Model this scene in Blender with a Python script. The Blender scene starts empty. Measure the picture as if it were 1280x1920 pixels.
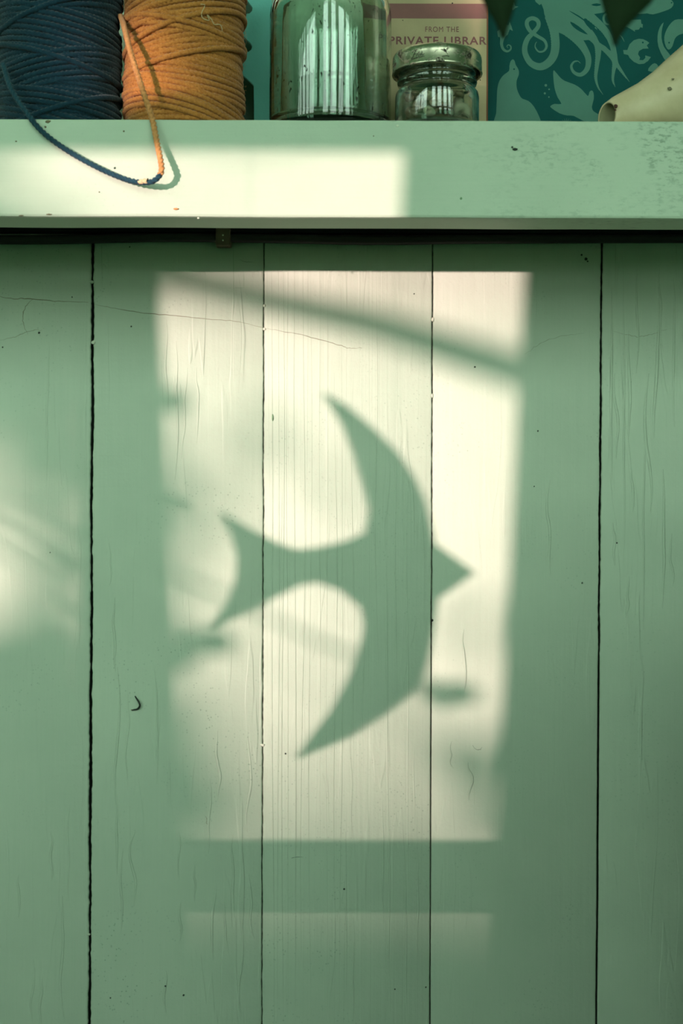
import bpy, bmesh, math, random
import numpy as np
from mathutils import Vector, Matrix, noise
from mathutils.geometry import tessellate_polygon

random.seed(7)
C = bpy.context.scene.collection
scene = bpy.context.scene
PI = math.pi

# ------------------------------------------------------------------ camera
K = 0.000375                      # metres per photo pixel at the planks (1 m from the lens)
ROLL = math.radians(0.2)
cam_d = bpy.data.cameras.new('camera')
cam_d.sensor_fit = 'VERTICAL'; cam_d.sensor_height = 36.0; cam_d.lens = 50.0
cam_d.clip_start = 0.02; cam_d.clip_end = 200
cam_d.dof.use_dof = True; cam_d.dof.focus_distance = 0.93; cam_d.dof.aperture_fstop = 7.0
cam = bpy.data.objects.new('camera', cam_d); C.objects.link(cam)
cam.matrix_world = Matrix.Translation((0, -1, 0)) @ Matrix.Rotation(PI/2, 4, 'X') @ Matrix.Rotation(ROLL, 4, 'Z')
scene.camera = cam

# ------------------------------------------------------------------ light
TX, TZ = 0.62, 0.047              # sun rays travel (TX, 1, -TZ)
sun_d = bpy.data.lights.new('sun', 'SUN')
sun_d.energy = 6.3; sun_d.color = (1.0, 0.69, 0.70); sun_d.angle = math.radians(0.53)
sun = bpy.data.objects.new('sun', sun_d); C.objects.link(sun)
sun.rotation_euler = Vector((-TX, -1, TZ)).to_track_quat('Z', 'Y').to_euler()
world = bpy.data.worlds.new('sky'); scene.world = world; world.use_nodes = True
wn = world.node_tree.nodes; wl = world.node_tree.links
bg = wn['Background']; bg.inputs['Strength'].default_value = 6.6
wtc = wn.new('ShaderNodeTexCoord'); wsep = wn.new('ShaderNodeSeparateXYZ'); wramp = wn.new('ShaderNodeValToRGB')
wl.new(wtc.outputs['Generated'], wsep.inputs[0]); wl.new(wsep.outputs['Z'], wramp.inputs[0])
wramp.color_ramp.elements[0].color = (0.70, 0.93, 0.76, 1); wramp.color_ramp.elements[1].color = (0.60, 0.90, 0.78, 1)
wl.new(wramp.outputs[0], bg.inputs['Color'])
vs = scene.view_settings
vs.view_transform = 'Standard'; vs.look = 'None'; vs.exposure = 0.0; vs.gamma = 1.0; vs.use_curve_mapping = False
scene.cycles.max_bounces = 14; scene.cycles.transmission_bounces = 12; scene.cycles.diffuse_bounces = 6
scene.cycles.caustics_reflective = False; scene.cycles.caustics_refractive = True; scene.cycles.blur_glossy = 1.0

# ------------------------------------------------------------------ helpers
def W(px, py, y=0.0):
    """point that stands at depth y and is seen at photo pixel (px, py)"""
    d = 1 + y
    u, v = (px-640)*K, (960-py)*K
    c, s = math.cos(ROLL), math.sin(ROLL)
    return Vector((d*(u*c - v*s), y, d*(u*s + v*c)))

def S(px, py, Y):
    """point Y metres before the planks whose sun shadow falls on the planks at pixel (px, py)"""
    p = W(px, py, 0)
    return Vector((p.x - TX*Y, -Y, p.z + TZ*Y))

def obj(name, me, mat=None, parent=None, smooth=False):
    if isinstance(me, bmesh.types.BMesh):
        m = bpy.data.meshes.new(name); me.normal_update(); me.to_mesh(m); me.free(); me = m
    o = bpy.data.objects.new(name, me); C.objects.link(o)
    if mat:
        for mm in (mat if isinstance(mat, (list, tuple)) else [mat]): me.materials.append(mm)
    if smooth:
        me.polygons.foreach_set('use_smooth', [True]*len(me.polygons))
    if parent:
        o.parent = parent
        o.matrix_parent_inverse = Matrix.Translation(-parent.location) if parent.type == 'EMPTY' else Matrix.Identity(4)
    return o

def empty(name, loc, label, cat, group=None):
    o = bpy.data.objects.new(name, None); C.objects.link(o)
    o.location = loc; o.empty_display_size = 0.01
    tag(o, label, cat, group); return o

def tag(o, label, cat, group=None):
    o['label'] = label; o['category'] = cat
    if group: o['group'] = group
    return o

def struct(o):
    o['kind'] = 'structure'; return o

def box(bm, x0, x1, y0, y1, z0, z1, bevel=0.0):
    r = bmesh.ops.create_cube(bm, size=1.0)
    for v in r['verts']:
        v.co = Vector(((x0+x1)/2 + v.co.x*(x1-x0), (y0+y1)/2 + v.co.y*(y1-y0), (z0+z1)/2 + v.co.z*(z1-z0)))
    if bevel:
        es = list({e for v in r['verts'] for e in v.link_edges})
        bmesh.ops.bevel(bm, geom=es, offset=bevel, segments=2, affect='EDGES', profile=0.5)
    return bm

def box_obj(name, dims, mat, parent=None, bevel=0.0):
    return obj(name, box(bmesh.new(), *dims, bevel=bevel), mat, parent)

def catmull(pts, n=8, closed=False):
    pts = [Vector(p) for p in pts]; out = []
    N = len(pts)
    rng = range(N) if closed else range(N-1)
    for i in rng:
        p0 = pts[(i-1) % N] if closed or i > 0 else pts[0]*2-pts[1]
        p1 = pts[i]; p2 = pts[(i+1) % N]
        p3 = pts[(i+2) % N] if closed or i+2 < N else pts[-1]*2-pts[-2]
        for k in range(n):
            t = k/n
            out.append(0.5*((2*p1) + (p2-p0)*t + (2*p0-5*p1+4*p2-p3)*t*t + (3*p1-p0-3*p2+p3)*t**3))
    if not closed: out.append(pts[-1])
    return out

def tube_arrays(path, rad, sides=8, ply=0, pitch=0.006, phase=0.0, cap=False):
    """numpy sweep; ply>0 gives a twisted-strand cross section"""
    P = np.array([tuple(p) for p in path]); n = len(P)
    T = np.gradient(P, axis=0); T /= np.linalg.norm(T, axis=1)[:, None] + 1e-12
    ref = np.array([0, 0, 1.0]) if abs(T[:, 2]).mean() < 0.8 else np.array([0, 1.0, 0])
    A = np.cross(T, ref); A /= np.linalg.norm(A, axis=1)[:, None] + 1e-12
    B = np.cross(T, A)
    s = np.concatenate([[0], np.cumsum(np.linalg.norm(np.diff(P, axis=0), axis=1))])
    R = np.full(n, rad) if np.isscalar(rad) else np.array(rad)
    th = np.arange(sides)*2*PI/sides
    r = R[:, None]*np.ones((n, sides))
    if ply:
        tw = s[:, None]*2*PI/pitch + phase
        th2 = th[None, :] - 0*tw
        r = r*(0.60 + 0.46*np.abs(np.cos(ply/2*(th2 - tw))))
    V = P[:, None, :] + r[..., None]*(np.cos(th)[None, :, None]*A[:, None, :] + np.sin(th)[None, :, None]*B[:, None, :])
    V = V.reshape(-1, 3)
    i = np.arange(n-1)[:, None]*sides; j = np.arange(sides)[None, :]; jn = (j+1) % sides
    F = np.stack([i+j, i+jn, i+sides+jn, i+sides+j], -1).reshape(-1, 4)
    return V, F

def join_arrays(name, parts, mat, parent=None, smooth=True):
    vs_, fs_, off = [], [], 0
    for V, F in parts:
        vs_.append(V); fs_.append(F+off); off += len(V)
    V = np.concatenate(vs_); F = np.concatenate(fs_)
    me = bpy.data.meshes.new(name)
    me.vertices.add(len(V)); me.vertices.foreach_set('co', V.astype(np.float32).ravel())
    k = F.shape[1]
    me.loops.add(len(F)*k); me.loops.foreach_set('vertex_index', F.astype(np.int32).ravel())
    me.polygons.add(len(F)); me.polygons.foreach_set('loop_start', np.arange(len(F))*k)
    me.update(calc_edges=True); me.validate()
    return obj(name, me, mat, parent, smooth)

def tube(name, path, rad, mat, parent=None, sides=8, **kw):
    V, F = tube_arrays(path, rad, sides, **kw)
    return join_arrays(name, [(V, F)], mat, parent)

def lathe(name, prof, mat, parent=None, cx=0, cy=0, z0=0, seg=64, smooth=True):
    """prof: list of (r, z); a closed profile makes a solid"""
    vs_, fs_ = [], []
    n = len(prof)
    for r, z in prof:
        for k in range(seg):
            a = 2*PI*k/seg
            vs_.append((cx + r*math.cos(a), cy + r*math.sin(a), z0+z))
    for i in range(n-1):
        for k in range(seg):
            kn = (k+1) % seg
            fs_.append((i*seg+k, i*seg+kn, (i+1)*seg+kn, (i+1)*seg+k))
    bm = bmesh.new()
    bv = [bm.verts.new(v) for v in vs_]
    for f in fs_: bm.faces.new([bv[i] for i in f])
    bmesh.ops.remove_doubles(bm, verts=bm.verts, dist=1e-6)
    bmesh.ops.recalc_face_normals(bm, faces=bm.faces)
    return obj(name, bm, mat, parent, smooth)

# ------------------------------------------------------------------ materials
def new_mat(name):
    m = bpy.data.materials.new(name); m.use_nodes = True
    return m, m.node_tree.nodes, m.node_tree.links, m.node_tree.nodes['Principled BSDF']

def coords(nt, scale, kind='Object'):
    n, l = nt.nodes, nt.links
    tc = n.new('ShaderNodeTexCoord'); mp = n.new('ShaderNodeMapping')
    mp.inputs['Scale'].default_value = scale
    l.new(tc.outputs[kind], mp.inputs[0]); return mp.outputs[0]

def noise_n(nt, vec, scale=1.0, detail=3, rough=0.5, dist=0.0):
    t = nt.nodes.new('ShaderNodeTexNoise')
    t.inputs['Scale'].default_value = scale; t.inputs['Detail'].default_value = detail
    t.inputs['Roughness'].default_value = rough; t.inputs['Distortion'].default_value = dist
    nt.links.new(vec, t.inputs['Vector']); return t.outputs['Fac']

def ramp(nt, fac, stops):
    r = nt.nodes.new('ShaderNodeValToRGB'); e = r.color_ramp.elements
    while len(e) < len(stops): e.new(0.5)
    for el, (p, c) in zip(e, stops):
        el.position = p; el.color = (c, c, c, 1) if not isinstance(c, tuple) else (*c, 1)
    nt.links.new(fac, r.inputs[0]); return r.outputs[0]

def mth(nt, op, a, b=None, c=None):
    m = nt.nodes.new('ShaderNodeMath'); m.operation = op
    for i, x in enumerate((a, b, c)):
        if x is None: continue
        if isinstance(x, (int, float)): m.inputs[i].default_value = x
        else: nt.links.new(x, m.inputs[i])
    return m.outputs[0]

def mixc(nt, fac, a, b):
    m = nt.nodes.new('ShaderNodeMix'); m.data_type = 'RGBA'
    for i, x in ((0, fac), (6, a), (7, b)):
        if isinstance(x, (int, float)): m.inputs[i].default_value = x
        elif isinstance(x, tuple): m.inputs[i].default_value = (*x, 1)
        else: nt.links.new(x, m.inputs[i])
    return m.outputs[2]

def bump(nt, h, strength=0.5, dist=0.001, prev=None):
    b = nt.nodes.new('ShaderNodeBump'); b.inputs['Strength'].default_value = strength
    b.inputs['Distance'].default_value = dist
    nt.links.new(h, b.inputs['Height'])
    if prev is not None: nt.links.new(prev, b.inputs['Normal'])
    return b.outputs[0]

PAINT = (0.46, 0.545, 0.42)
def paint_mat(name, vertical=True, groove=0.0, flake=0.6, speck=0.5, off=0.0, mould=False):
    m, n, l, p = new_mat(name); nt = m.node_tree
    sx, sz = (1, 0.02) if vertical else (0.02, 1)
    tc = coords(nt, (1, 1, 1)); 
    mp = nt.nodes.new('ShaderNodeMapping'); mp.inputs['Location'].default_value = (off, off*2, off)
    l.new(tc, mp.inputs[0]); base = mp.outputs[0]
    def sc(v):
        q = nt.nodes.new('ShaderNodeMapping'); q.inputs['Scale'].default_value = v
        l.new(base, q.inputs[0]); return q.outputs[0]
    big = noise_n(nt, base, 9, 4, 0.6)
    col = mixc(nt, ramp(nt, big, [(0.3, 0.0), (0.7, 1.0)]), tuple(c*0.93 for c in PAINT), (PAINT[0]*1.05, PAINT[1]*1.03, PAINT[2]*1.03))
    # brush streaks
    st = noise_n(nt, sc((900, 900, 22) if vertical else (22, 900, 900)), 1, 3, 0.6)
    col = mixc(nt, mth(nt, 'MULTIPLY', ramp(nt, st, [(0.35, 0), (0.65, 1)]), 0.10), col, (0.34, 0.46, 0.33))
    # fine specks
    vo = nt.nodes.new('ShaderNodeTexVoronoi'); vo.inputs['Scale'].default_value = 330
    l.new(base, vo.inputs['Vector'])
    patch = ramp(nt, noise_n(nt, base, 14, 3, 0.6), [(0.50, 0), (0.66, 1)])
    sp = ramp(nt, vo.outputs['Distance'], [(0.10, 1), (0.22, 0)])
    msk = mth(nt, 'MULTIPLY', sp, mth(nt, 'MULTIPLY', patch, speck))
    col = mixc(nt, msk, col, (0.09, 0.15, 0.10))
    if mould:
        sepx = nt.nodes.new('ShaderNodeSeparateXYZ'); l.new(tc, sepx.inputs[0])
        rt = ramp(nt, mth(nt, 'MULTIPLY_ADD', sepx.outputs['X'], 2.4, 0.42), [(0.5, 0), (0.85, 1)])
        s2 = ramp(nt, noise_n(nt, sc((170, 500, 420)), 1, 4, 0.7), [(0.50, 0), (0.60, 1)])
        s3 = ramp(nt, noise_n(nt, base, 38, 3, 0.6), [(0.42, 0), (0.62, 1)])
        col = mixc(nt, mth(nt, 'MULTIPLY', mth(nt, 'MULTIPLY', s2, s3), mth(nt, 'MULTIPLY', rt, 0.6)), col, (0.13, 0.19, 0.13))
    l.new(col, p.inputs['Base Color'])
    p.inputs['Roughness'].default_value = 0.55; p.inputs['Specular IOR Level'].default_value = 0.25
    # relief
    h = mth(nt, 'MULTIPLY', noise_n(nt, sc((1, 1, 1)), 420, 4, 0.6), 0.20)
    nrm = bump(nt, h, 0.9, 0.0009)
    f1 = ramp(nt, noise_n(nt, sc((60, 60, 5.0) if vertical else (5, 60, 60)), 1, 2.5, 0.5), [(0.53, 0.0), (0.545, 1.0), (0.60, 0.7), (0.612, 1.0)])
    pm = ramp(nt, noise_n(nt, sc((16, 16, 7)), 1, 2, 0.5), [(0.44, 0), (0.62, 1)])
    nrm = bump(nt, mth(nt, 'MULTIPLY', f1, pm), 0.55*flake, 0.0008, nrm)
    f2 = ramp(nt, noise_n(nt, sc((210, 210, 4) if vertical else (4, 210, 210)), 1, 2, 0.5), [(0.35, 0.0), (0.65, 1.0)])
    nrm = bump(nt, f2, 0.16, 0.0005, nrm)
    if groove:
        g = ramp(nt, noise_n(nt, sc((70, 1, 0.8)), 1, 1.5, 0.5, 0.2), [(0.40, 0.0), (0.415, 1.0), (0.50, 0.25), (0.515, 1.0), (0.58, 0.3), (0.60, 1.0), (0.70, 0.2)])
        gx = nt.nodes.new('ShaderNodeSeparateXYZ'); l.new(tc, gx.inputs[0])
        gm = ramp(nt, mth(nt, 'MULTIPLY_ADD', gx.outputs['X'], 6.0, 0.5), [(0.55, 1), (0.9, 0.25)])
        nrm = bump(nt, mth(nt, 'MULTIPLY', g, gm), groove, 0.0006, nrm)
    l.new(nrm, p.inputs['Normal'])
    return m

def simple(name, col, rough=0.6, metal=0.0, var=0.15, scale=60, bmp=0.2, spec=0.4):
    m, n, l, p = new_mat(name); nt = m.node_tree
    v = coords(nt, (1, 1, 1)); f = noise_n(nt, v, scale, 4, 0.6)
    c = mixc(nt, f, tuple(x*(1-var) for x in col), tuple(min(1, x*(1+var)) for x in col))
    l.new(c, p.inputs['Base Color'])
    p.inputs['Roughness'].default_value = rough; p.inputs['Metallic'].default_value = metal
    p.inputs['Specular IOR Level'].default_value = spec
    if bmp: l.new(bump(nt, noise_n(nt, v, scale*8, 3), bmp, 0.0005), p.inputs['Normal'])
    return m

M = {}
M['plank0'] = paint_mat('green_paint_plain', off=1.3, flake=0.5, speck=0.3)
M['plank1'] = paint_mat('green_paint_flaked', off=3.7, flake=1.0, speck=0.5)
M['plank2'] = paint_mat('green_paint_grooved', off=5.1, groove=0.20, flake=0.6, speck=0.4)
M['plank3'] = paint_mat('green_paint_smooth', off=8.9, flake=0.35, speck=0.35)
M['plank4'] = paint_mat('green_paint_rippled', off=11.3, flake=1.1, speck=0.2)
M['shelf'] = paint_mat('green_paint_shelf', vertical=False, off=2.2, flake=0.12, speck=0.15, mould=True)
M['trim'] = paint_mat('green_paint_trim', off=6.6, flake=0.2, speck=0.2)
M['seam'] = simple('dark_seam_wood', (0.025, 0.035, 0.025), 0.9)
M['black'] = simple('black_rubber', (0.018, 0.022, 0.018), 0.55, spec=0.3)
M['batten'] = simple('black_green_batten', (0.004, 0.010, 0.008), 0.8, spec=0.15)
M['clip'] = simple('brown_plastic', (0.12, 0.09, 0.055), 0.5)
M['white'] = simple('white_window_paint', (0.7, 0.75, 0.68), 0.5)
M['floor'] = simple('dark_green_floor_boards', (0.05, 0.11, 0.07), 0.6)
M['room'] = simple('grey_green_room_paint', (0.10, 0.24, 0.15), 0.7)
M['ceil'] = simple('pale_ceiling_paint', (0.26, 0.42, 0.31), 0.8)
M['grass'] = simple('outdoor_grass', (0.22, 0.40, 0.26), 0.9, scale=4)
M['leaf'] = simple('dark_green_leaf', (0.008, 0.020, 0.007), 0.85, var=0.3, spec=0.1)
M['hedge'] = simple('hedge_leaf', (0.10, 0.18, 0.09), 0.7, var=0.3)
M['bark'] = simple('bark', (0.10, 0.08, 0.05), 0.8)
M['terracotta'] = simple('terracotta', (0.35, 0.15, 0.08), 0.8)
M['bird'] = simple('dark_painted_wood', (0.05, 0.06, 0.08), 0.5)
M['crack'] = simple('hairline_brown', (0.16, 0.13, 0.07), 0.9)
M['chip'] = simple('pale_paint_chip', (0.62, 0.66, 0.52), 0.7)
M['greenchip'] = simple('green_paint_chip', (0.16, 0.28, 0.15), 0.7)
M['curl'] = simple('black_tendril', (0.012, 0.02, 0.012), 0.6)
M['teal'] = simple('teal_card', (0.13, 0.46, 0.42), 0.6, var=0.10, scale=50)
M['book_cream'] = simple('cream_book_cloth', (0.46, 0.345, 0.21), 0.8, var=0.14, scale=45)
M['book_edge'] = simple('red_brown_book_edge', (0.22, 0.075, 0.04), 0.8)
M['book_band'] = simple('mauve_print', (0.26, 0.105, 0.10), 0.8, var=0.15, scale=60)
M['book_text'] = simple('mauve_lettering', (0.22, 0.085, 0.085), 0.8, var=0.1)
M['sea'] = simple('deep_teal_book_cover', (0.003, 0.070, 0.068), 0.7, var=0.2, scale=30, spec=0.15)
M['sea_print'] = simple('grey_teal_print', (0.085, 0.205, 0.165), 0.7, var=0.12, scale=60, spec=0.2)
M['page'] = simple('book_pages', (0.5, 0.46, 0.33), 0.9)
M['blocker_dark'] = simple('dark_green_blocker', (0.015, 0.035, 0.022), 0.6)  # dark body of the added pieces that block light from the lower wall
M['bounce_top'] = simple('pale_green_bounce_top', (0.5, 0.78, 0.58), 0.5)  # pale tops added to bounce light up under the shelf
M['core'] = simple('cardboard_core', (0.3, 0.2, 0.1), 0.9)

def twine_mat(name, a, b):
    m, n, l, p = new_mat(name); nt = m.node_tree
    v = coords(nt, (1, 1, 1))
    f = ramp(nt, noise_n(nt, v, 700, 4, 0.7), [(0.3, 0), (0.7, 1)])
    g = noise_n(nt, v, 60, 2)
    c = mixc(nt, f, a, b)
    c = mixc(nt, mth(nt, 'MULTIPLY', g, 0.35), c, tuple(x*0.6 for x in a))
    l.new(c, p.inputs['Base Color']); p.inputs['Roughness'].default_value = 0.95
    p.inputs['Specular IOR Level'].default_value = 0.1
    p.inputs['Sheen Weight'].default_value = 0.15
    l.new(bump(nt, noise_n(nt, v, 2500, 2), 0.6, 0.0004), p.inputs['Normal'])
    return m
M['orange'] = twine_mat('orange_jute', (0.33, 0.115, 0.022), (0.62, 0.26, 0.065))
M['orange_pale'] = twine_mat('pale_orange_jute', (0.45, 0.17, 0.05), (0.75, 0.36, 0.14))
M['blue'] = twine_mat('navy_jute', (0.004, 0.020, 0.036), (0.012, 0.048, 0.072))
M['blue_string'] = twine_mat('blue_string_jute', (0.008, 0.035, 0.055), (0.025, 0.075, 0.10))
M['fibre'] = simple('white_fibre', (0.6, 0.45, 0.25), 0.9)

def glass_mat(name, tint, dirt=0.5, scale=500):
    m, n, l, p = new_mat(name); nt = m.node_tree
    p.inputs['Base Color'].default_value = (*tint, 1)
    p.inputs['Transmission Weight'].default_value = 1.0; p.inputs['IOR'].default_value = 1.62
    v = coords(nt, (1, 1, 0.45))
    p.inputs['Roughness'].default_value = 0.015
    l.new(bump(nt, noise_n(nt, coords(nt, (1, 1, 0.12)), 70, 2), 0.12, 0.002), p.inputs['Normal'])
    d = n.new('ShaderNodeBsdfDiffuse'); d.inputs[0].default_value = (0.03, 0.035, 0.022, 1)
    mx = n.new('ShaderNodeMixShader')
    a = ramp(nt, noise_n(nt, v, scale, 2, 0.6), [(0.66, 0), (0.70, 1)])
    b = ramp(nt, noise_n(nt, v, 60, 3, 0.6), [(0.48, 0), (0.6, 1)])
    film = ramp(nt, noise_n(nt, v, 35, 5, 0.7), [(0.3, 0.02), (0.75, 0.10)])
    l.new(mth(nt, 'MAXIMUM', mth(nt, 'MULTIPLY', mth(nt, 'MULTIPLY', a, b), dirt), film), mx.inputs[0])
    l.new(p.outputs[0], mx.inputs[1]); l.new(d.outputs[0], mx.inputs[2])
    l.new(mx.outputs[0], n['Material Output'].inputs[0])
    return m
M['glass'] = glass_mat('green_tinted_glass', (0.80, 0.95, 0.86), 0.95, 420)
M['glass2'] = glass_mat('clear_small_jar_glass', (0.90, 0.97, 0.93), 0.5, 600)

def lid_mat():
    m, n, l, p = new_mat('tarnished_tin_lid'); nt = m.node_tree
    v = coords(nt, (1, 1, 1))
    rust = ramp(nt, noise_n(nt, v, 70, 6, 0.75, 0.6), [(0.53, 0), (0.58, 1)])
    c = mixc(nt, rust, (0.55, 0.50, 0.38), (0.035, 0.028, 0.016))
    l.new(c, p.inputs['Base Color'])
    l.new(mth(nt, 'SUBTRACT', 1.0, mth(nt, 'MULTIPLY', rust, 0.8)), p.inputs['Metallic'])
    l.new(mth(nt, 'MULTIPLY_ADD', rust, 0.5, 0.27), p.inputs['Roughness'])
    l.new(bump(nt, noise_n(nt, v, 180, 4), 0.15, 0.0006), p.inputs['Normal'])
    return m
M['lid'] = lid_mat()
M['ink'] = simple('dark_lid_print', (0.03, 0.028, 0.02), 0.6)

def shell_mat(name, a, b, spots=None, ribs=0.0):
    m, n, l, p = new_mat(name); nt = m.node_tree
    v = coords(nt, (1, 1, 1))
    c = mixc(nt, ramp(nt, noise_n(nt, v, 45, 5, 0.6), [(0.3, 0), (0.7, 1)]), a, b)
    if spots:
        c = mixc(nt, ramp(nt, noise_n(nt, v, 160, 3, 0.6), [(0.55, 0), (0.6, 1)]), c, spots)
    l.new(c, p.inputs['Base Color']); p.inputs['Roughness'].default_value = 0.45
    l.new(bump(nt, noise_n(nt, v, 400, 4), 0.25, 0.0005), p.inputs['Normal'])
    return m
M['horn'] = shell_mat('cream_weathered_shell', (0.47, 0.36, 0.215), (0.62, 0.50, 0.33))
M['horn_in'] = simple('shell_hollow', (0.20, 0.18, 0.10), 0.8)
M['horn_spot'] = simple('brown_shell_spot', (0.07, 0.025, 0.018), 0.8)
M['horn_grey'] = simple('grey_shell_pit', (0.20, 0.17, 0.11), 0.8)
M['snail_a'] = shell_mat('cream_snail_shell', (0.62, 0.52, 0.34), (0.75, 0.68, 0.5))
M['snail_b'] = shell_mat('brown_snail_shell', (0.20, 0.13, 0.07), (0.42, 0.30, 0.17), (0.06, 0.04, 0.02))
M['snail_c'] = shell_mat('dark_speckled_snail_shell', (0.05, 0.04, 0.025), (0.10, 0.08, 0.04), (0.45, 0.33, 0.15))

# ------------------------------------------------------------------ plank wall
wall = empty('wall_back', (0, 0, 0), 'sage green painted wall of upright wooden planks below and behind the shelf', 'wall')
for k in ('label', 'category'): del wall[k]
struct(wall)
ZB, ZT = -1.35, 1.0
seams = {}          # index -> (px at y=455, px at y=1920, half width px, jag px)
seams[1] = (173.5, 167.5, 2.3, 1.7)
seams[2] = (495, 490.5, 0.75, 0.9)
seams[3] = (811, 806, 0.9, 0.7)
seams[4] = (1128.5, 1118, 1.7, 1.3)
for i in (-2, -1, 0): seams[i] = (173.5+318*(i-1), 167.5+318*(i-1), 2, 1)
for i in (5, 6, 7): seams[i] = (1128.5+318*(i-4), 1118+318*(i-4), 2, 1)
def seam_x(i, z, side):
    a, b, hw, jag = seams[i]
    xa, xb = W(a, 455).x, W(b, 1920).x
    za, zb = W(a, 455).z, W(b, 1920).z
    t = (z-za)/(zb-za); x = xa + (xb-xa)*t
    w = hw*(1 + 0.35*noise.noise((i*7.3, z*9, side*3.1)))
    mean = 1.1*noise.noise((i*3.3+5, z*24, 0.5)) * jag
    j = jag*(0.5*noise.noise((i*5.1, z*120, side*9.7)) + 0.6*noise.noise((i*2.2, z*330, side*4.4)) + 0.5*noise.noise((i*1.2, z*800, side*2.4)))
    if i in (3, 4) and z < -0.1: j *= 0.25; mean *= 0.3
    return x + (side*w + mean + j)*K
def plank(i):
    """plank between seam i and i+1"""
    zs = np.linspace(-0.40, 0.26, 640).tolist()
    zs = [ZB, -0.9] + zs + [0.6, ZT]
    bm = bmesh.new(); rows = []
    for z in zs:
        xl = seam_x(i, z, +1); xr = seam_x(i+1, z, -1)
        r = []
        for x, y in ((xl+0.0001, 0.0135), (xl, 0.0012), (xl+0.0003, 0.0003), (xl+0.0010, 0.0), (xl*0.5+xr*0.5, 0.0),
                     (xr-0.0010, 0.0), (xr-0.0003, 0.0003), (xr, 0.0012), (xr-0.0001, 0.0135)):
            r.append(bm.verts.new((x, y, z)))
        rows.append(r)
    for a, b in zip(rows[:-1], rows[1:]):
        for k in range(8):
            f = bm.faces.new((a[k], a[k+1], b[k+1], b[k]))
            f.smooth = k not in (0, 7); f.material_index = 1 if k in (0, 7) else 0
    bmesh.ops.recalc_face_normals(bm, faces=bm.faces)
    # open sheet: make sure the face looks at the room
    bm.faces.ensure_lookup_table(); bm.normal_update()
    if bm.faces[8*5+3].normal.y > 0: bmesh.ops.reverse_faces(bm, faces=bm.faces)
    mats = {0: 'plank0', 1: 'plank1', 2: 'plank2', 3: 'plank3', 4: 'plank4'}
    o = obj('plank', bm, [M[mats.get(i, 'plank3')], M['seam']], wall)
    return o
for i in range(-2, 7): plank(i)
box_obj('backing_board', (-2.7, 1.7, 0.0136, 0.03, ZB, ZT), M['seam'], wall)
xl, xr = W(173.5-318*3, 960).x, W(1128.5+318*3, 960).x
box_obj('side_panel', (-2.7, xl-0.002, 0.0, 0.0135, ZB, ZT), M['trim'], wall)
box_obj('side_panel', (xr-0.004, 1.7, 0.0, 0.0135, ZB, ZT), M['trim'], wall)

def wall_mark(name, pts, rad, mat, depth=0.0, n=6, jit=0.0, sides=5):
    pp = [W(x, y, -depth) for x, y in pts]
    path = catmull(pp, n)
    if jit:
        path = [p + Vector((noise.noise(p*900)*jit, 0, noise.noise(p*900+Vector((5, 5, 5)))*jit)) for p in path]
    L = len(path)
    rr = [rad*(0.35+0.65*math.sin(PI*min(max(k/(L-1), 0.04), 0.96)))*(0.7+0.6*abs(noise.noise(path[k]*400))) for k in range(L)]
    return tube(name, path, rr, mat, wall, sides=sides)
# hairline cracks in the paint
wall_mark('paint_crack', [(-10, 556), (20, 559), (60, 561), (110, 565), (165, 567)], 0.00028, M['crack'], jit=0.0010)
wall_mark('paint_crack', [(178, 570), (215, 578), (270, 587), (330, 592), (390, 598), (440, 602), (492, 614)], 0.00022, M['crack'], jit=0.0006)
wall_mark('paint_crack', [(500, 616), (545, 624), (590, 634), (630, 645), (655, 653), (678, 652)], 0.00022, M['crack'], jit=0.0007)
wall_mark('paint_crack', [(60, 562), (50, 572), (43, 590), (45, 612), (52, 626)], 0.0002, M['crack'], jit=0.0008)
wall_mark('paint_crack', [(0, 638), (25, 633), (45, 624), (65, 619), (80, 620)], 0.00016, M['crack'], jit=0.001)
wall_mark('paint_crack', [(1150, 622), (1180, 629), (1200, 631), (1220, 626), (1250, 617)], 0.00014, M['crack'], jit=0.001)
wall_mark('paint_crack', [(984, 664), (1005, 650), (1030, 637), (1065, 628), (1095, 625)], 0.00010, M['crack'], jit=0.001)
wall_mark('pencil_line', [(437, 458), (437.5, 490), (438, 540), (438, 600)], 0.00014, M['greenchip'])
wall_mark('pencil_line', [(457, 512), (457, 525), (457, 540)], 0.00012, M['greenchip'])
wall_mark('pencil_line', [(439, 540), (448, 540), (457, 540)], 0.00012, M['greenchip'])
wall_mark('scratch', [(546, 1609), (556, 1607), (568, 1607)], 0.00020, M['curl'])
wall_mark('scratch', [(449, 486), (460, 491), (475, 491)], 0.00012, M['seam'], jit=0.0006)
wall_mark('scratch', [(886, 1398), (892, 1405), (900, 1405), (903, 1400)], 0.00014, M['seam'], jit=0.0005)
wall_mark('scratch', [(384, 1530), (388, 1536), (387, 1543), (391, 1546)], 0.00016, M['crack'], jit=0.0004)
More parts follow.
